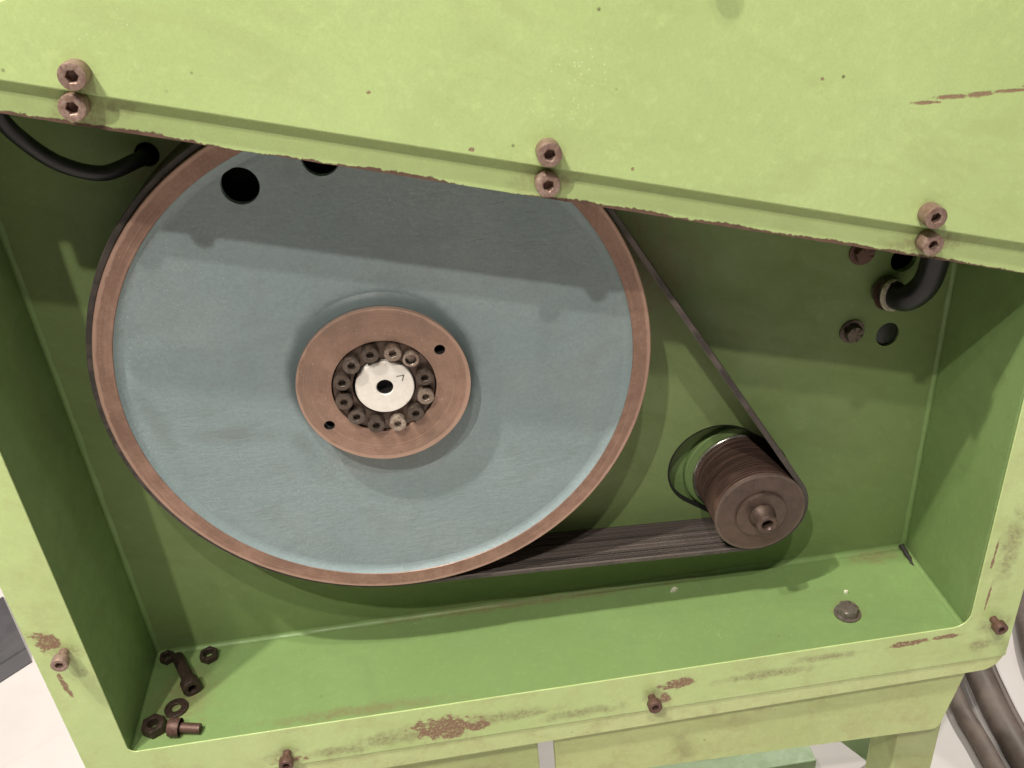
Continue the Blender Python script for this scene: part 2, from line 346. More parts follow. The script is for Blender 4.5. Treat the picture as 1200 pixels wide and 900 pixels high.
def plate(name, outer, holes, y0, y1, mat, parent=None, bev=0.0006, bm_only=False, bm=None):
    """plate in the x-z plane (u), front y0, back y1, with real holes"""
    own = bm is None
    if own: bm = bmesh.new()
    loops = [outer] + list(holes)
    tris = tessellate_polygon([[Vector((x, z, 0)) for x, z in l] for l in loops])
    fl = [p for l in loops for p in l]
    vf = [bm.verts.new(W(x, y0, z)) for x, z in fl]; vb = [bm.verts.new(W(x, y1, z)) for x, z in fl]
    for t in tris:
        try: bm.faces.new([vf[i] for i in t]); bm.faces.new([vb[i] for i in reversed(t)])
        except ValueError: pass
    k = 0
    for l in loops:
        n = len(l)
        for i in range(n):
            j = (i + 1) % n; bm.faces.new((vf[k + i], vf[k + j], vb[k + j], vb[k + i]))
        k += n
    if not own or bm_only: return bm
    o = from_bm(name, bm, mat, parent, None)
    if bev: bevel(o, bev)
    return o
def prism(name, prof, axis, a, b, mat, parent=None, bev=0.0006):
    """prof: list of 2-D u points; axis 'x': (y,z) swept along x ; axis 'z': (x,y) swept along z"""
    bm = bmesh.new()
    def P(p, s): return W(s, p[0], p[1]) if axis == 'x' else W(p[0], p[1], s)
    A = [bm.verts.new(P(p, a)) for p in prof]; B = [bm.verts.new(P(p, b)) for p in prof]; n = len(prof)
    for i in range(n): bm.faces.new((A[i], A[(i + 1) % n], B[(i + 1) % n], B[i]))
    bm.faces.new(A); bm.faces.new(list(reversed(B)))
    o = from_bm(name, bm, mat, parent, None)
    if bev: bevel(o, bev)
    return o
def box(name, x0, x1, y0, y1, z0, z1, mat, parent=None, bev=0.0008):
    return prism(name, [(x0, y0), (x1, y0), (x1, y1), (x0, y1)], 'z', z0, z1, mat, parent, bev)
def lathe(name, cx, cz, prof, mat, parent=None, n=96, smooth=35, jitter=0):
    """prof: list of (r, y) in u, turned about the y axis through (cx,cz)"""
    bm = bmesh.new(); rings = []
    for r, y in prof:
        if r <= 1e-6: rings.append([bm.verts.new(W(cx, y, cz))])
        else: rings.append([bm.verts.new(W(cx + r * math.cos(2 * math.pi * i / n), y, cz + r * math.sin(2 * math.pi * i / n))) for i in range(n)])
    for a, b in zip(rings, rings[1:]):
        for i in range(n):
            j = (i + 1) % n
            if len(a) == 1 and len(b) == 1: continue
            if len(a) == 1: bm.faces.new((a[0], b[i], b[j]))
            elif len(b) == 1: bm.faces.new((a[i], a[j], b[0]))
            else: bm.faces.new((a[i], a[j], b[j], b[i]))
    return from_bm(name, bm, mat, parent, smooth)
def tube(name, pts, r, mat, parent=None, seg=20, sub=14):
    """smooth tube through u points; r in u or list"""
    P = [W(*p) for p in pts]; n = len(P); path = []; rad = []
    rs = r if isinstance(r, (list, tuple)) else [r] * n
    for i in range(n - 1):
        p0, p1, p2, p3 = P[max(i - 1, 0)], P[i], P[i + 1], P[min(i + 2, n - 1)]
        for k in range(sub):
            t = k / sub
            path.append(0.5 * ((2 * p1) + (p2 - p0) * t + (2 * p0 - 5 * p1 + 4 * p2 - p3) * t * t + (3 * p1 - p0 - 3 * p2 + p3) * t ** 3))
            rad.append(rs[i] + (rs[i + 1] - rs[i]) * t)
    path.append(P[-1]); rad.append(rs[-1])
    bm = bmesh.new(); rings = []; up = None
    for i, p in enumerate(path):
        tg = (path[min(i + 1, len(path) - 1)] - path[max(i - 1, 0)]).normalized()
        if up is None: up = tg.orthogonal().normalized()
        up = (up - tg * up.dot(tg)).normalized(); sd = tg.cross(up)
        rings.append([bm.verts.new(p + (up * math.cos(2 * math.pi * k / seg) + sd * math.sin(2 * math.pi * k / seg)) * rad[i] * S) for k in range(seg)])
    for a, b in zip(rings, rings[1:]):
        for k in range(seg): bm.faces.new((a[k], a[(k + 1) % seg], b[(k + 1) % seg], b[k]))
    bm.faces.new(rings[0]); bm.faces.new(list(reversed(rings[-1])))
    return from_bm(name, bm, mat, parent, 60)

# screws: local metres, axis +z, base at z = 0
_scr = {}
def screw_mesh(key, r, h, stem_r=0, stem=0, sock=0.5, knurl=False, open_r=None, hexhead=False, point=0.0):
    if key in _scr: return _scr[key]
    bm = bmesh.new(); n = 48
    def hexr(a, R): return R * math.cos(math.pi / 6) / math.cos((a + math.pi / 6) % (math.pi / 3) - math.pi / 6)
    prof = []
    z0 = 0
    if stem: prof += [(stem_r, 0, 0), (stem_r, stem, 0)]; z0 = stem
    if hexhead:
        prof += [(r, z0, 1), (r, z0 + h * .85, 1), (r * .90, z0 + h * .97, .6), (r * .84, z0 + h, 0), (0, z0 + h, 0)]
    else:
        b = r * .10
        prof += [(r * .97, z0, 0), (r, z0 + b * .6, 0), (r, z0 + h - b, 0), (r - b * .35, z0 + h - b * .3, 0), (r - b, z0 + h, 0)]
        if open_r: prof += [(open_r * 1.06, z0 + h, 0), (open_r, z0 + h - b * .4, 0), (open_r, z0 + h * .1, 0), (0, z0 + h * .1, 0)]
        else: prof += [(r * sock * 1.12, z0 + h, 0), (r * sock * 1.08, z0 + h - b * .3, 1), (r * sock, z0 + h - b * .6, 1), (r * sock, z0 + h * .42, 1), (r * sock * .5, z0 + h * .34, 0), (0, z0 + h * .30, 0)]
    rings = []
    for R, z, hx in prof:
        if R == 0: rings.append([bm.verts.new((0, 0, z))]); continue
        ring = []
        for i in range(n):
            a = 2 * math.pi * i / n; rr = R if not hx else hexr(a, R) * hx + R * (1 - hx)
            if knurl and abs(R - r) < 1e-9: rr *= 1.0 - 0.022 * (i % 2)
            ring.append(bm.verts.new((rr * math.cos(a), rr * math.sin(a), z)))
        rings.append(ring)
    for a, b in zip(rings, rings[1:]):
        for i in range(n):
            j = (i + 1) % n
            if len(b) == 1: bm.faces.new((a[i], a[j], b[0]))
            else: bm.faces.new((a[i], a[j], b[j], b[i]))
    bmesh.ops.recalc_face_normals(bm, faces=bm.faces[:])
    me = bpy.data.meshes.new(key)
    for f in bm.faces: f.smooth = True
    for e in bm.edges:
        if len(e.link_faces) == 2 and e.calc_face_angle(0) > math.radians(33): e.smooth = False
    bm.to_mesh(me); bm.free(); _scr[key] = me; return me
def put_mesh(name, me, mat, loc, rot, parent=None):
    """mat is set on the object, so alike screws share one mesh"""
    if not me.materials: me.materials.append(None)
    o = bpy.data.objects.new(name, me); COL.objects.link(o); o.location = loc; o.rotation_mode = 'ZYX'; o.rotation_euler = rot[:3]
    if len(rot) == 4: o.rotation_mode = 'QUATERNION'; o.rotation_quaternion = rot
    o.material_slots[0].link = 'OBJECT'; o.material_slots[0].material = MAT[mat]
    if parent:
        o.parent = parent; o.matrix_parent_inverse = Matrix.Translation(parent.matrix_world.translation).inverted() if parent.type == 'EMPTY' else Matrix.Identity(4)
    return o
FRONT = math.pi / 2      # turns +z to -y (towards the viewer)
bpy.context.view_layer.update()

# ------------------------------------------------------------------ hall floor
bm = bmesh.new()
vs = [bm.verts.new(v) for v in ((-60, -60, 0), (60, -60, 0), (60, 60, 0), (-60, 60, 0))]; bm.faces.new(vs)
fl = from_bm('hall_floor', bm, 'floor'); fl['kind'] = 'structure'

# ------------------------------------------------------------------ machine housing
XL, XR, YB, ZI = -0.543, 0.785, 1.207, -1.152
mach = empty('machine_housing', Vector((0.06, 0.05, 0)), 'light green sheet steel machine housing with open belt compartment', 'machine')
bpy.context.view_layer.update()
TOPX = [(-0.60, -0.150), (-0.20, -0.150), (0.10, -0.250), (0.90, -0.474)]
def TOP(x):
    for (a, za), (b, zb) in zip(TOPX, TOPX[1:]):
        if x <= b: return za + (zb - za) * (x - a) / (b - a)
    return TOPX[-1][1]
# back wall with its holes
hA = onY(1059, 304, YB); hB = onY(1040, 392, YB); hL = onY(172, 181, YB)
def ell(c, rx, rz, rot, n=40):
    return [(c[0] + rx * math.cos(a) * math.cos(rot) - rz * math.sin(a) * math.sin(rot), c[2] + rx * math.cos(a) * math.sin(rot) + rz * math.sin(a) * math.cos(rot)) for a in [2 * math.pi * i / n for i in range(n)]]
PC = (0.4705, -0.9560)         # pulley axis
def slot(ax, az, bx, bz, r, n=32):
    t = math.atan2(bz - az, bx - ax)
    return [(ax + r * math.cos(t + math.pi / 2 + math.pi * i / n), az + r * math.sin(t + math.pi / 2 + math.pi * i / n)) for i in range(n + 1)] + [(bx + r * math.cos(t - math.pi / 2 + math.pi * i / n), bz + r * math.sin(t - math.pi / 2 + math.pi * i / n)) for i in range(n + 1)]
holes = [slot(0.4270, -0.9235, PC[0], PC[1], 0.0825), ell(hA, .0200, .0200, 0), ell(hB, .0185, .0205, 0), ell(hL, .0155, .0155, 0)]
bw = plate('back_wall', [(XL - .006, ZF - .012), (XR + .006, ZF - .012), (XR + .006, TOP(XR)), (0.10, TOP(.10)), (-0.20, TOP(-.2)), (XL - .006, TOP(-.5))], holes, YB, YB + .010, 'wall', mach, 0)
# left, right wall and tray floor (sheet)
def sheet(name, x0, x1, y0, y1, zb, mat):
    t0, t1 = TOP(x0), TOP(x1)
    return prism(name, [(x0, y0), (x1, y0), (x1, y1), (x0, y1)], 'z', zb, min(t0, t1), mat, mach, 0.0)
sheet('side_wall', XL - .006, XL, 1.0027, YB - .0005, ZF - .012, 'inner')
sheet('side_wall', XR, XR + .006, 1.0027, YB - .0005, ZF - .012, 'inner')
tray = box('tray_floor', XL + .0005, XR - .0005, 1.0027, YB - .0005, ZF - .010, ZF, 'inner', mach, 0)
# painted weld fillets in the corners
def fillet(a, b, d1, d2, r, name='weld_seam'):
    """concave fillet along a->b; d1,d2 unit u-directions away from the corner"""
    bm = bmesh.new(); rows = []
    a, b, d1, d2 = map(Vector, (a, b, d1, d2)); N = 40
    for i in range(N + 1):
        p = a.lerp(b, i / N); rr = r * (1 + 0.22 * math.sin(i * 1.9) * random.random() + 0.10 * (random.random() - .5)); row = []
        for k in range(7):
            t = k / 6 * math.pi / 2
            q = p + d1 * (rr * (1 - math.sin(t)) + .0006) + d2 * (rr * (1 - math.cos(t)) + .0006)
            row.append(bm.verts.new(W(*q)))
        rows.append(row)
    for u, v in zip(rows, rows[1:]):
        for k in range(6): bm.faces.new((u[k], u[k + 1], v[k + 1], v[k]))
    return from_bm(name, bm, 'inner', mach, 60)
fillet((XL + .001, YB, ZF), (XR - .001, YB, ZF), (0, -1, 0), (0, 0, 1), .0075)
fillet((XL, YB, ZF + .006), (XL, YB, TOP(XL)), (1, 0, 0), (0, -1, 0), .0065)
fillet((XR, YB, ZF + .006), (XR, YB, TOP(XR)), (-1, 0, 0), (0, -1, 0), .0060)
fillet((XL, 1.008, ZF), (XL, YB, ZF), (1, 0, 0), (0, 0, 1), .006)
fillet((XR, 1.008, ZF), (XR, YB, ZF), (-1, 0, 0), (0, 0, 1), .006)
# roof of the compartment, following the slanted hood
for (a, za), (b, zb) in zip(TOPX, TOPX[1:]):
    bm = bmesh.new()
    v = [bm.verts.new(W(x, y, z)) for x, z in ((a, za), (b, zb)) for y in (1.007, YB + .012)] + [bm.verts.new(W(x, y, z + .006)) for x, z in ((a, za), (b, zb)) for y in (1.007, YB + .012)]
    for f in ((0, 1, 3, 2), (4, 5, 7, 6), (0, 1, 5, 4), (2, 3, 7, 6), (0, 2, 6, 4), (1, 3, 7, 5)): bm.faces.new([v[i] for i in f])
    from_bm('roof_plate', bm, 'inner', mach)
# closed dark space behind the wall
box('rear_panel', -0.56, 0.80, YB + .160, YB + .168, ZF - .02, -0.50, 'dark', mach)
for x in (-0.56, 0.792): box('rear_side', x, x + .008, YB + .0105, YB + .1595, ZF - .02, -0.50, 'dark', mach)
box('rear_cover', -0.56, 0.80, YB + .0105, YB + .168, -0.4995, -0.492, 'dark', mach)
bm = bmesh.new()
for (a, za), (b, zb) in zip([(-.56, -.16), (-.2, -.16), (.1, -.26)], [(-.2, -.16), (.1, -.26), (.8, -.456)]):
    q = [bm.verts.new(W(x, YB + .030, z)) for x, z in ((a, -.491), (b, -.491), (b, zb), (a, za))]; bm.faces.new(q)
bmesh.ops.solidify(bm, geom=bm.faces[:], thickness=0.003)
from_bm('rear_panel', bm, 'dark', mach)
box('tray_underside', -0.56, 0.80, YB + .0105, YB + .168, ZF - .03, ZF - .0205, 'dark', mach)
plate('gap_shade', slot(0.4270, -0.9235, PC[0], PC[1], 0.0822), [slot(0.4270, -0.9235, PC[0], PC[1], 0.0790)], YB + .0015, YB + .012, 'dark', bw, 0)  # dark ring stands in for the shadow gap round the pulley hole
lathe('hole_plug', hB[0], hB[2], [(0, YB + .003), (.016, YB + .003), (.0205, YB + .0045), (.0205, YB + .012)], 'hose', bw, 40)
lathe('motor_plate', 0.427, -0.9235, [(0.0, YB + .034), (0.11, YB + .034), (0.11, YB + .040), (0, YB + .040)], 'inner', mach, 64)

# front frame: U-shaped flange round the opening
XOL, XOR = -0.614, 0.868
ZC, ZB = -1.2365, -1.285
ft = lambda x: HZ(x) + .03
U = [(XOL, ft(XOL)), (XOL, ZC), (XOR, ZC), (XOR, ft(XOR))]
inn = rounded([(XR + .0035, ft(XR), 0), (XR + .0035, ZI, .026), (XL, ZI, .012), (XL, ft(XL), 0)])
frame = plate('front_frame', U + inn, [], 1.000, 1.0024, 'frame', mach, 0.0007)
lip = plate('frame_lip', rounded([(XOL, ZC - .0012, 0), (XOL, ZB, 0), (XOR - .001, ZB + .018, .035), (XOR - .001, ZC - .0012, 0)]), [], 1.0026, 1.010, 'lip', mach, 0.0007)
# turned-down edges of the flange
prism('flange_return', [(XOR - .010, 1.0044), (XOR - .0005, 1.0044), (XOR - .0005, 1.030), (XOR - .010, 1.030)], 'z', ZC + .0, ft(XOR), 'frame', mach)
prism('flange_return', [(XOL + .0005, 1.0044), (XOL + .010, 1.0044), (XOL + .010, 1.030), (XOL + .0005, 1.030)], 'z', ZC + .0, ft(XOL) - .02, 'frame', mach)
# apron under the frame, in two pieces with a slot between them
plate('apron', rounded([(0.105, ZB + .012, 0), (0.105, -1.396, 0), (0.790, -1.420, .016), (0.822, ZB + .03, 0)]), [], 1.016, 1.040, 'apron', mach, 0.0012)
plate('apron', [(-0.58, ZB + .012), (-0.58, -1.42), (0.078, -1.42), (0.078, ZB + .012)], [], 1.030, 1.044, 'apron', mach, 0.0012)
box('leg', 0.735, 0.815, 1.0415, 1.125, ZFL, -1.37, 'leg', mach, 0.0015)
box('leg', -0.56, -0.48, 1.0450, 1.125, ZFL, -1.37, 'leg', mach, 0.0015)
box('leg', 0.735, 0.815, 1.60, 1.68, ZFL, -1.18, 'leg', mach, 0.0015)
box('leg', -0.56, -0.48, 1.60, 1.68, ZFL, -1.18, 'leg', mach, 0.0015)
box('base_rail', -0.4795, 0.690, 1.228, 1.290, -1.797, -1.760, 'rail', mach, 0.0012)
bm = bmesh.new()
a, b = Vector((0.700, 1.215, -1.62)), Vector((0.840, 1.215, -1.785)); d = (b - a).normalized(); n_ = Vector((-d.z, 0, d.x)) * .024
pts = [a - n_, a + n_, b + n_, b - n_]
v = [bm.verts.new(W(p.x, p.y + dy, p.z)) for dy in (0, .02) for p in pts]
for f in ((0, 1, 2, 3), (4, 5, 6, 7), (0, 1, 5, 4), (1, 2, 6, 5), (2, 3, 7, 6), (3, 0, 4, 7)): bm.faces.new([v[i] for i in f])
bevel(from_bm('brace', bm, 'rail', mach))

# slanted hood: lower strip (ragged, rusty bottom edge) and the proud panel above it
YS, YP_ = 0.994, 0.9825
edge = []
N = 150
for i in range(N + 1):
    x = -0.53 + (0.93 + 0.53) * i / N
    edge.append((x, HZ(x) + random.uniform(-.0003, .0004)))
XHL = -0.53
hood = plate('hood_panel', [(XHL, -0.116), (XHL, HZ(XHL) + .0360), (0.93, HZ(.93) + .0420), (0.93, 0.06), (0.2, 0.06), (-0.28, -0.070), (-0.345, -0.094), (-0.40, -0.107)], [], YP_, YS - .0004, 'hood', mach, 0.0009)
strip = plate('hood_strip', edge + [(0.93, HZ(.93) + .075), (-0.20, HZ(-.20) + .075), (XHL, HZ(XHL) + .034)], [], YS, 0.9996, 'strip', mach, 0.0)
m_hb = screw_mesh('cap_screw_large', 0.0068, 0.0100, knurl=True, sock=.48)
for px, py in ((84, 90), (645, 182), (1098, 256), (830, -72)):  # last one, out of view, is added for its shadow on the hood
    p = onY(px, py, YP_ - .020); rt = random.random() * 6
    put_mesh('bolt', m_hb, 'bolt', W(p[0], YP_, p[2]), (FRONT, random.uniform(-.03, .03), rt), hood)
for px, py in ((84, 127), (643, 218), (1094, 288)):
    p = onY(px, py, YS - .020); rt = random.random() * 6
    put_mesh('bolt', m_hb, 'bolt', W(p[0], YS, p[2]), (FRONT, random.uniform(-.03, .03), rt), strip)
# half-unscrewed screws round the frame
m_fs = screw_mesh('frame_screw', 0.0056, 0.0062, 0.0031, 0.0065, sock=.52)
for px, py, sc in ((69, 779, 1.05), (335, 897, 1.0), (768, 831, 1.0), (1174, 738, 1.0)):
    p = onY(px, py, 1.0 - .025)
    o = put_mesh('screw', m_fs, 'brown_bolt' if px != 69 else 'bolt', W(p[0], 1.0, p[2]), (FRONT + random.uniform(-.08, .08), random.uniform(-.05, .05), random.random() * 6), frame)
    o.scale = (sc, sc, sc)
# hexagon bolts in the back wall and tray floor
m_hx = screw_mesh('hex_bolt', 0.0072, 0.0055, 0.0098, 0.0016, hexhead=True)
for px, py, mt in ((1014, 299, 'brown_bolt'), (1002, 392, 'bolt_dark')):
    p = onY(px, py, YB - .012)
    put_mesh('hex_bolt', m_hx, mt, W(p[0], YB, p[2]), (FRONT, 0, 0.3), bw)
p = onZ(994, 712, ZF + .014)
m_hf = screw_mesh('hex_bolt_floor', 0.0088, 0.0062, 0.0108, 0.0016, hexhead=True)
put_mesh('hex_bolt', m_hf, 'bolt_grey', W(p[0], p[1], ZF), (0, 0, 0.4), tray)

# ------------------------------------------------------------------ flywheel
CX, CZ = -0.0825, -0.6255
whl = empty('flywheel', W(CX, 1.15, CZ), 'large blue grey belt wheel with rusty rim and bolted hub', 'wheel')
bpy.context.view_layer.update()
YF = 1.1205
n = 160
hs = [(-0.2144, -0.3412), (-0.1138, -0.3170)]
bm = plate('', circle(CX, CZ, .3360, n), [circle(CX, CZ, .1340, n)] + [circle(x, z, .0232, 40) for x, z in hs], YF, YF + .010, 'blue', None, bm_only=True)
disc = from_bm('wheel_disc', bm, 'blue', whl, None)
lathe('disc_edge', CX, CZ, [(.3360, YF), (.3400, YF - .0006), (.3440, YF - .0026), (.3470, YF - .0058), (.3478, YF - .0066), (.3478, YF + .05)], 'blue', whl, n, 50)
lathe('hub_fillet', CX, CZ, [(.1340, YF), (.1300, YF - .0003), (.1260, YF - .0012)], 'blue', whl, n, 50)
lathe('hub_boss', CX, CZ, [(.1260, YF - .0012), (.1225, YF - .0035), (.1190, YF - .0080), (.1172, YF - .0150), (.1166, YF - .0207), (.1000, YF - .0208)], 'blue', whl, n, 50)
lathe('rim', CX, CZ, [(.3480, YF + .05), (.3480, YF - .0066), (.3486, YF - .0074), (.3722, YF - .0076), (.3734, YF - .0066), (.3734, YF + .0840), (.30, YF + .0840)], 'rim', whl, n, 30)
lathe('rear_disc', CX, CZ, [(.0, YF + .062), (.3475, YF + .062), (.3475, YF + .068), (0, YF + .068)], 'dark', whl, 96, 30)
YH = YF - .0280
fh = [onY(300 + 807 * .26667, 320 + 337 * .26667, YH), onY(300 + 323 * .26667, 320 + 670 * .26667, YH)]
HC = onY(448.6, 451.3, YH); HX, HZ_ = CX + .0012, CZ - .002
fp = plate('hub_flange', circle(HX, HZ_, .1167, 128), [circle(HX, HZ_, .0702, 96)] + [circle(a[0], a[2], .0074, 24) for a in fh], YH, YF - .0208, 'flange', whl, 0.0006)
lathe('flange_socket', HX, HZ_, [(.0702, YF - .0209), (.0702, YF - .010), (0, YF - .010)], 'dark', fp, 64)
for a in fh: lathe('flange_socket', a[0], a[2], [(.0073, YH + .0010), (.0072, YF - .006), (0, YF - .006)], 'dark', fp, 20)
ring = lathe('locking_ring', HX, HZ_, [(.0420, YF - .012), (.0420, YH + .004), (.0428, YH + .0032), (.0680, YH + .0032), (.0690, YH + .004), (.0690, YF - .012)], 'ring', whl, 96)
m_lb = screw_mesh('locking_screw', 0.0058, 0.0062, knurl=True, sock=.46)
m_lo = screw_mesh('open_sleeve', 0.0057, 0.0040, open_r=.0036)
for k in range(12):
    a = math.radians(101 - 30 * k + (3 if k == 2 else 0))
    mt = {1: 'bolt_bright', 2: 'bolt_bright', 4: 'bolt_bright', 6: 'bolt_bright'}.get(k, 'bolt_dark')
    me = m_lo if k == 2 else m_lb
    rr = .0566
    if k == 2: lathe('thread_hole', HX + rr * math.cos(a), HZ_ + rr * math.sin(a), [(.0071, YH - .0035), (.0068, YH + .002), (0, YH + .002)], 'dark', ring, 20)
    put_mesh('locking_screw', me, mt, W(HX + rr * math.cos(a), YH + .0030 + random.uniform(-.001, .001), HZ_ + rr * math.sin(a)), (FRONT, 0, random.random() * 6), ring)
YE = YH - .0030
sh = lathe('shaft_end', HX + .001, HZ_ + .001, [(0, YE + .03), (.0110, YE + .03), (.0112, YE + .0010), (.0122, YE), (.0384, YE), (.0394, YE + .0010), (.0394, YF - .012)], 'shaft', whl, 96)
lathe('centre_hole', HX + .001, HZ_ + .001, [(.0108, YE + .0022), (.0107, YE + .012), (0, YE + .016)], 'dark', sh, 32)
# stamped corner mark on the shaft end
c = onY(470, 443, YE); bm = bmesh.new()
for (x0, z0, x1, z1) in ((-.006, .0035, .005, .0045), (.0042, .0045, .0008, -.0045)):
    d = Vector((x1 - x0, z1 - z0)).normalized(); nn = Vector((-d.y, d.x)) * .0005
    q = [(x0 - nn.x, z0 - nn.y), (x1 - nn.x, z1 - nn.y), (x1 + nn.x, z1 + nn.y), (x0 + nn.x, z0 + nn.y)]
    bm.faces.new([bm.verts.new(W(c[0] + x, YE - .0006, c[2] + z)) for x, z in q])
from_bm('stamped_mark', bm, 'blackmark', sh)

# ------------------------------------------------------------------ belt pulley
pul = empty('motor_pulley', W(PC[0], 1.16, PC[1]), 'small rusty brown grooved motor pulley with shaft stub', 'pulley')
bpy.context.view_layer.update()
YPF = 1.1150
g = [(.0705, YPF + .005)]
NR = 18; y0, y1 = YPF + .007, 1.217
for i in range(NR):
    a = y0 + (y1 - y0) * i / NR; w = (y1 - y0) / NR
    g += [(.0724, a), (.0724, a + w * .38), (.0672, a + w * .58), (.0672, a + w * .80)]
g += [(.0722, y1), (.0735, y1 + .001), (.0735, 1.222), (.04, 1.222)]
lathe('grooved_barrel', *PC, g, 'groove', pul, 96, 25)
lathe('front_plate', *PC, [(.0, YPF), (.0724, YPF), (.0742, YPF + .0012), (.0742, YPF + .0040), (.0730, YPF + .0052), (.060, YPF + .0052)], 'pulley', pul, 96, 30)
lathe('washer', PC[0] + .001, PC[1] - .001, [(.0, YPF - .0055), (.0400, YPF - .0055), (.0415, YPF - .0045), (.0415, YPF - .0003), (.01, YPF - .0003)], 'pulley', pul, 72, 30)
m_st = lathe('shaft_stub', PC[0] + .001, PC[1] - .001, [(.0, YPF - .014), (.0085, YPF - .015), (.0088, YPF - .0285), (.0100, YPF - .030), (.0148, YPF - .030), (.0165, YPF - .0285), (.0168, YPF - .018), (.0205, YPF - .0125), (.0215, YPF - .0060), (.0, YPF - .0060)], 'pulley', pul, 48, 40)
lathe('glint_ring', *PC, [(.04, 1.2225), (.0765, 1.2225), (.0775, 1.2235), (.0775, 1.2270), (.04, 1.2270)], 'steel', pul, 64, 30)  # thin bright ring added for the glint behind the barrel
lathe('bearing_ring', PC[0] - .006, PC[1] + .005, [(.084, YB + .0335), (.084, 1.2300), (.082, 1.2285), (.04, 1.2285)], 'inner', pul, 64, 30)

# ------------------------------------------------------------------ ribbed belt
def belt():
    R, r = .3738, .0726
    c0, c1 = Vector((CX, CZ)), Vector(PC); dv = c1 - c0; L = dv.length; th = math.atan2(dv.y, dv.x)
    be = math.acos((R - r) / L)
    pts = []
    a0, a1 = th + be, th - be + 2 * math.pi
    K = 150
    for i in range(K + 1):
        a = a0 + (a1 - a0) * i / K; pts.append((c0 + R * Vector((math.cos(a), math.sin(a))), Vector((math.cos(a), math.sin(a)))))
    nb = Vector((math.cos(th - be), math.sin(th - be)))
    A, B = pts[-1][0], c1 + r * nb
    for i in range(1, 24): pts.append((A.lerp(B, i / 24), nb))
    for i in range(49):
        a = th - be + 2 * be * i / 48; pts.append((c1 + r * Vector((math.cos(a), math.sin(a))), Vector((math.cos(a), math.sin(a)))))
    nt = Vector((math.cos(th + be), math.sin(th + be))); A, B = c1 + r * nt, c0 + R * nt
    for i in range(1, 24): pts.append((A.lerp(B, i / 24), nt))
    y0, y1, t = YF - .0005, 1.2045, .0088; NR = 19; sec = [(t, y1), (t, y0 + .0012), (t - .0012, y0), (.0016, y0)]
    w = (y1 - y0) / NR
    for i in range(NR):
        a = y0 + w * i; sec += [(.0004, a + w * .20), (.0004, a + w * .56), (.0056, a + w * .70), (.0056, a + w * .94)]
    sec += [(.0006, y1 - .0005)]
    bm = bmesh.new(); rows = []
    for p, nrm in pts:
        j = random.uniform(-.0005, .0005)
        rows.append([bm.verts.new(W(p.x + nrm.x * o, y + (j if y < y0 + .002 else 0), p.y + nrm.y * o)) for o, y in sec])
    m = len(sec)
    for i in range(len(rows)):
        a, b = rows[i], rows[(i + 1) % len(rows)]
        for k in range(m): bm.faces.new((a[k], a[(k + 1) % m], b[(k + 1) % m], b[k]))
    return from_bm('drive_belt', bm, 'belt', None, 25)
tag(belt(), 'dark ribbed rubber belt running round blue wheel and brown pulley', 'belt')

# ------------------------------------------------------------------ black hose on the right, black cable on the left
hs_ = empty('black_hose', W(*onY(1036, 340, YB)), 'thick black rubber hose with bright clamp leaving the back wall', 'hose')
bpy.context.view_layer.update()
hp = [onY(1036, 338, 1.206), onY(1046, 346, 1.185), onY(1064, 349, 1.160), onY(1084, 334, 1.146), onY(1095, 308, 1.140), onY(1101, 276, 1.138), onY(1104, 230, 1.138), onY(1106, 200, 1.139)]
tube('hose', hp[1:], .0195, 'hose', hs_)
tube('fitting', [(hp[0][0], 1.2065, hp[0][2]), hp[1]], [.0225, .0225], 'bolt_dark', hs_, 12, 4)
d = Vector(hp[2]) - Vector(hp[1]); d.normalize(); q = Vector(hp[1])
tube('clamp', [tuple(q - d * .002), tuple(q + d * .004)], .0240, 'clip', hs_, 32, 3)
tube('clamp', [tuple(q - d * .014), tuple(q - d * .009)], .0240, 'brown_bolt', hs_, 32, 3)
cb = [onY(172, 181, YB + .03), onY(169, 183, 1.200), onY(158, 189, 1.175), onY(120, 203, 1.150), onY(70, 192, 1.130), onY(25, 163, 1.115), onY(-3, 133, 1.105), onY(-16, 95, 1.10), onY(-18, 60, 1.10)]
cb[0] = (cb[1][0] + .001, YB + .03, cb[1][2] + .001)
o = tube('black_cable', cb, [.0095] * 9, 'hose', None, 16)
tag(o, 'thin black cable looping out of hole beside blue wheel', 'cable')

# ------------------------------------------------------------------ loose hardware in the left corner of the tray
def loose_screw(pa, pb, r, hr, hl, label, mat, grp='loose hardware in the tray corner'):
    a = Vector((pa[0], pa[1], ZF + hr * .9)); b = Vector((pb[0], pb[1], ZF + r))
    e = empty('loose_bolt', W(a.x, a.y, ZF), label, 'bolt', grp); bpy.context.view_layer.update()
    d = (a - b).normalized()
    tube('shank', [tuple(b), tuple(a - d * hl)], [r, r], mat, e, 16, 4)
    A = W(*(a - d * hl)); rot = Vector((0, 0, 1)).rotation_difference((W(*a) - A).normalized())
    put_mesh('head', screw_mesh('loose_head%.4f' % hr, hr * S, hl * S, sock=.5), mat, A, rot, e)
loose_screw((-0.464, 1.102), (-0.503, 1.182), .0098, .0148, .020, 'dark loose socket head bolt lying on the tray floor near washer', 'shade_bolt')
loose_screw((-0.488, 1.032), (-0.440, 1.024), .0080, .0145, .018, 'loose reddish bolt lying against the front lip of tray', 'brown_bolt')
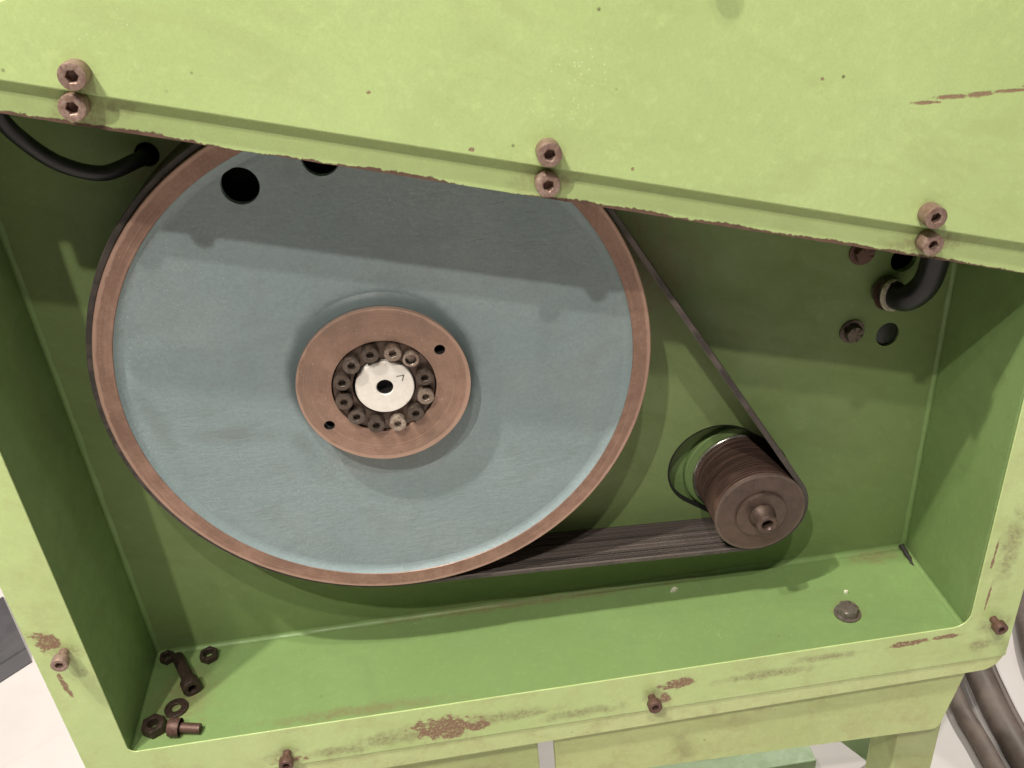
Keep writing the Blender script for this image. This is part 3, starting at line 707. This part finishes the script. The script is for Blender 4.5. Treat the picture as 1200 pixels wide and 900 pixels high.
def flat_ring(name, p, ro, ri, h, mat, label, cat, n=32, hexa=False):
    bm = bmesh.new()
    def R(a, R_): return R_ * math.cos(math.pi / 6) / math.cos((a + math.pi / 6) % (math.pi / 3) - math.pi / 6) if hexa else R_
    rings = []
    for r_, z, o in ((ri, 0, 0), (ro, 0, 1), (ro, h, 1), (ri, h, 0)):
        rings.append([bm.verts.new(W(p[0] + (R(2 * math.pi * i / n, r_) if o else r_) * math.cos(2 * math.pi * i / n), p[1] + (R(2 * math.pi * i / n, r_) if o else r_) * math.sin(2 * math.pi * i / n), ZF + .0006 + z)) for i in range(n)])
    for a, b in zip(rings, rings[1:] + rings[:1]):
        for i in range(n): bm.faces.new((a[i], a[(i + 1) % n], b[(i + 1) % n], b[i]))
    o = bevel(from_bm(name, bm, mat, None, 30), 0.0004)
    return tag(o, label, cat, 'loose hardware in the tray corner')
flat_ring('loose_washer', onZ(207, 831, ZF), .0185, .0080, .004, 'shade_bolt', 'flat dark washer lying on the tray floor below loose bolt', 'washer')
flat_ring('loose_nut', onZ(246, 771, ZF), .0160, .0085, .012, 'shade_bolt', 'dark hexagon nut lying against the back of tray', 'nut', 48, True)
flat_ring('loose_nut', (-0.514, 1.042), .0190, .0088, .016, 'shade_bolt', 'large dark nut lying in front corner of tray by reddish bolt', 'nut', 48, True)
flat_ring('loose_nut', (-0.522, 1.188), .0130, .0065, .011, 'shade_bolt', 'small dark nut wedged in rear left corner of tray', 'nut', 48, True)
# flakes of pale paint on the tray and dirt in the right rear corner
def flake(px, py, pts, label):
    c = onZ(px, py, ZF); bm = bmesh.new()
    top = [bm.verts.new(W(c[0] + x, c[1] + y, ZF + .0035 + .002 * (i % 2))) for i, (x, y) in enumerate(pts)]
    bot = [bm.verts.new(W(c[0] + x, c[1] + y, ZF + .0004)) for x, y in pts]
    bm.faces.new(top); bm.faces.new(list(reversed(bot)))
    for i in range(len(pts)): j = (i + 1) % len(pts); bm.faces.new((top[i], top[j], bot[j], bot[i]))
    tag(from_bm('paint_flake', bm, 'chip'), label, 'paint flake', 'pale flakes on the tray floor')
flake(790, 693, [(-.008, -.004), (.002, -.002), (.008, .003), (.002, .006), (-.004, .004)], 'pale paint flake on tray floor under the pulley')
flake(991, 695, [(-.004, -.002), (.003, -.002), (.005, .002), (-.002, .003)], 'tiny pale flake behind the hexagon bolt in tray floor')
bm = bmesh.new(); rows = []
for i in range(9):
    t = i / 8; p = (XR - .009 - .001 * math.sin(i * 2.1), YB - .008 - .045 * t, ZF + .008 * (1 - t) + .0008)
    w = .0048 * (1 - t) ** .7 + .0008 + random.uniform(-.0008, .0008)
    rows.append([bm.verts.new(W(p[0] + w * math.cos(k * math.pi / 4), p[1] + w * .4 * math.sin(k * 2.1), p[2] + w * math.sin(k * math.pi / 4))) for k in range(5)])
for a, b in zip(rows, rows[1:]):
    for k in range(4): bm.faces.new((a[k], a[k + 1], b[k + 1], b[k]))
from_bm('grease_smear', bm, 'blackmark', mach, 60)

# ------------------------------------------------------------------ things on the hall floor
def floor_cable(px, r, label):
    pts = []
    for x, y in px:
        p = onZ(x, y, ZFL + r); pts.append((p[0], p[1], ZFL + r + .0004))
    tag(tube('floor_cable', pts, r, 'cable', None, 20, 12), label, 'cable', 'cables on the floor beside machine')
floor_cable([(1098, 700), (1104, 770), (1124, 826), (1146, 864), (1178, 918), (1230, 985)], .0205, 'thinner grey brown cable on floor closest to the green leg')
floor_cable([(1128, 700), (1138, 765), (1158, 815), (1180, 858), (1215, 915), (1270, 985)], .0285, 'thick grey brown cable curving over floor in the middle')
floor_cable([(1150, 700), (1157, 765), (1177, 815), (1202, 862), (1238, 918), (1290, 985)], .0100, 'slim brown tube added for the shaded side of thick cable')  # added tube stands in for the shaded side of the thick cable
floor_cable([(1216, 600), (1206, 660), (1206, 715), (1220, 775), (1262, 850)], .0330, 'dark cable loop on floor outermost from the machine')
pr = [onZ(4, 700, ZFL), onZ(38, 776, ZFL)]
e0 = Vector(pr[0]); e1 = Vector(pr[1]); al = Vector((-1.0, -0.93, 0)).normalized(); ww = (e1 - e0)
bm = bmesh.new(); A = []; B = []
for t, h in ((0, .004), (.12, .03), (.8, .034), (.86, .020), (.90, .024), (1, .003), (1, .0005), (0, .0005)):
    p = e0 + ww * t; A.append(bm.verts.new(W(p.x, p.y, ZFL + h))); q = p + al * 0.9; B.append(bm.verts.new(W(q.x, q.y, ZFL + h)))
k = len(A)
for i in range(k): bm.faces.new((A[i], A[(i + 1) % k], B[(i + 1) % k], B[i]))
bm.faces.new(A); bm.faces.new(list(reversed(B)))
tag(from_bm('cable_ramp', bm, 'ramp', None), 'dark grey rubber strip lying on the pale hall floor', 'floor strip')
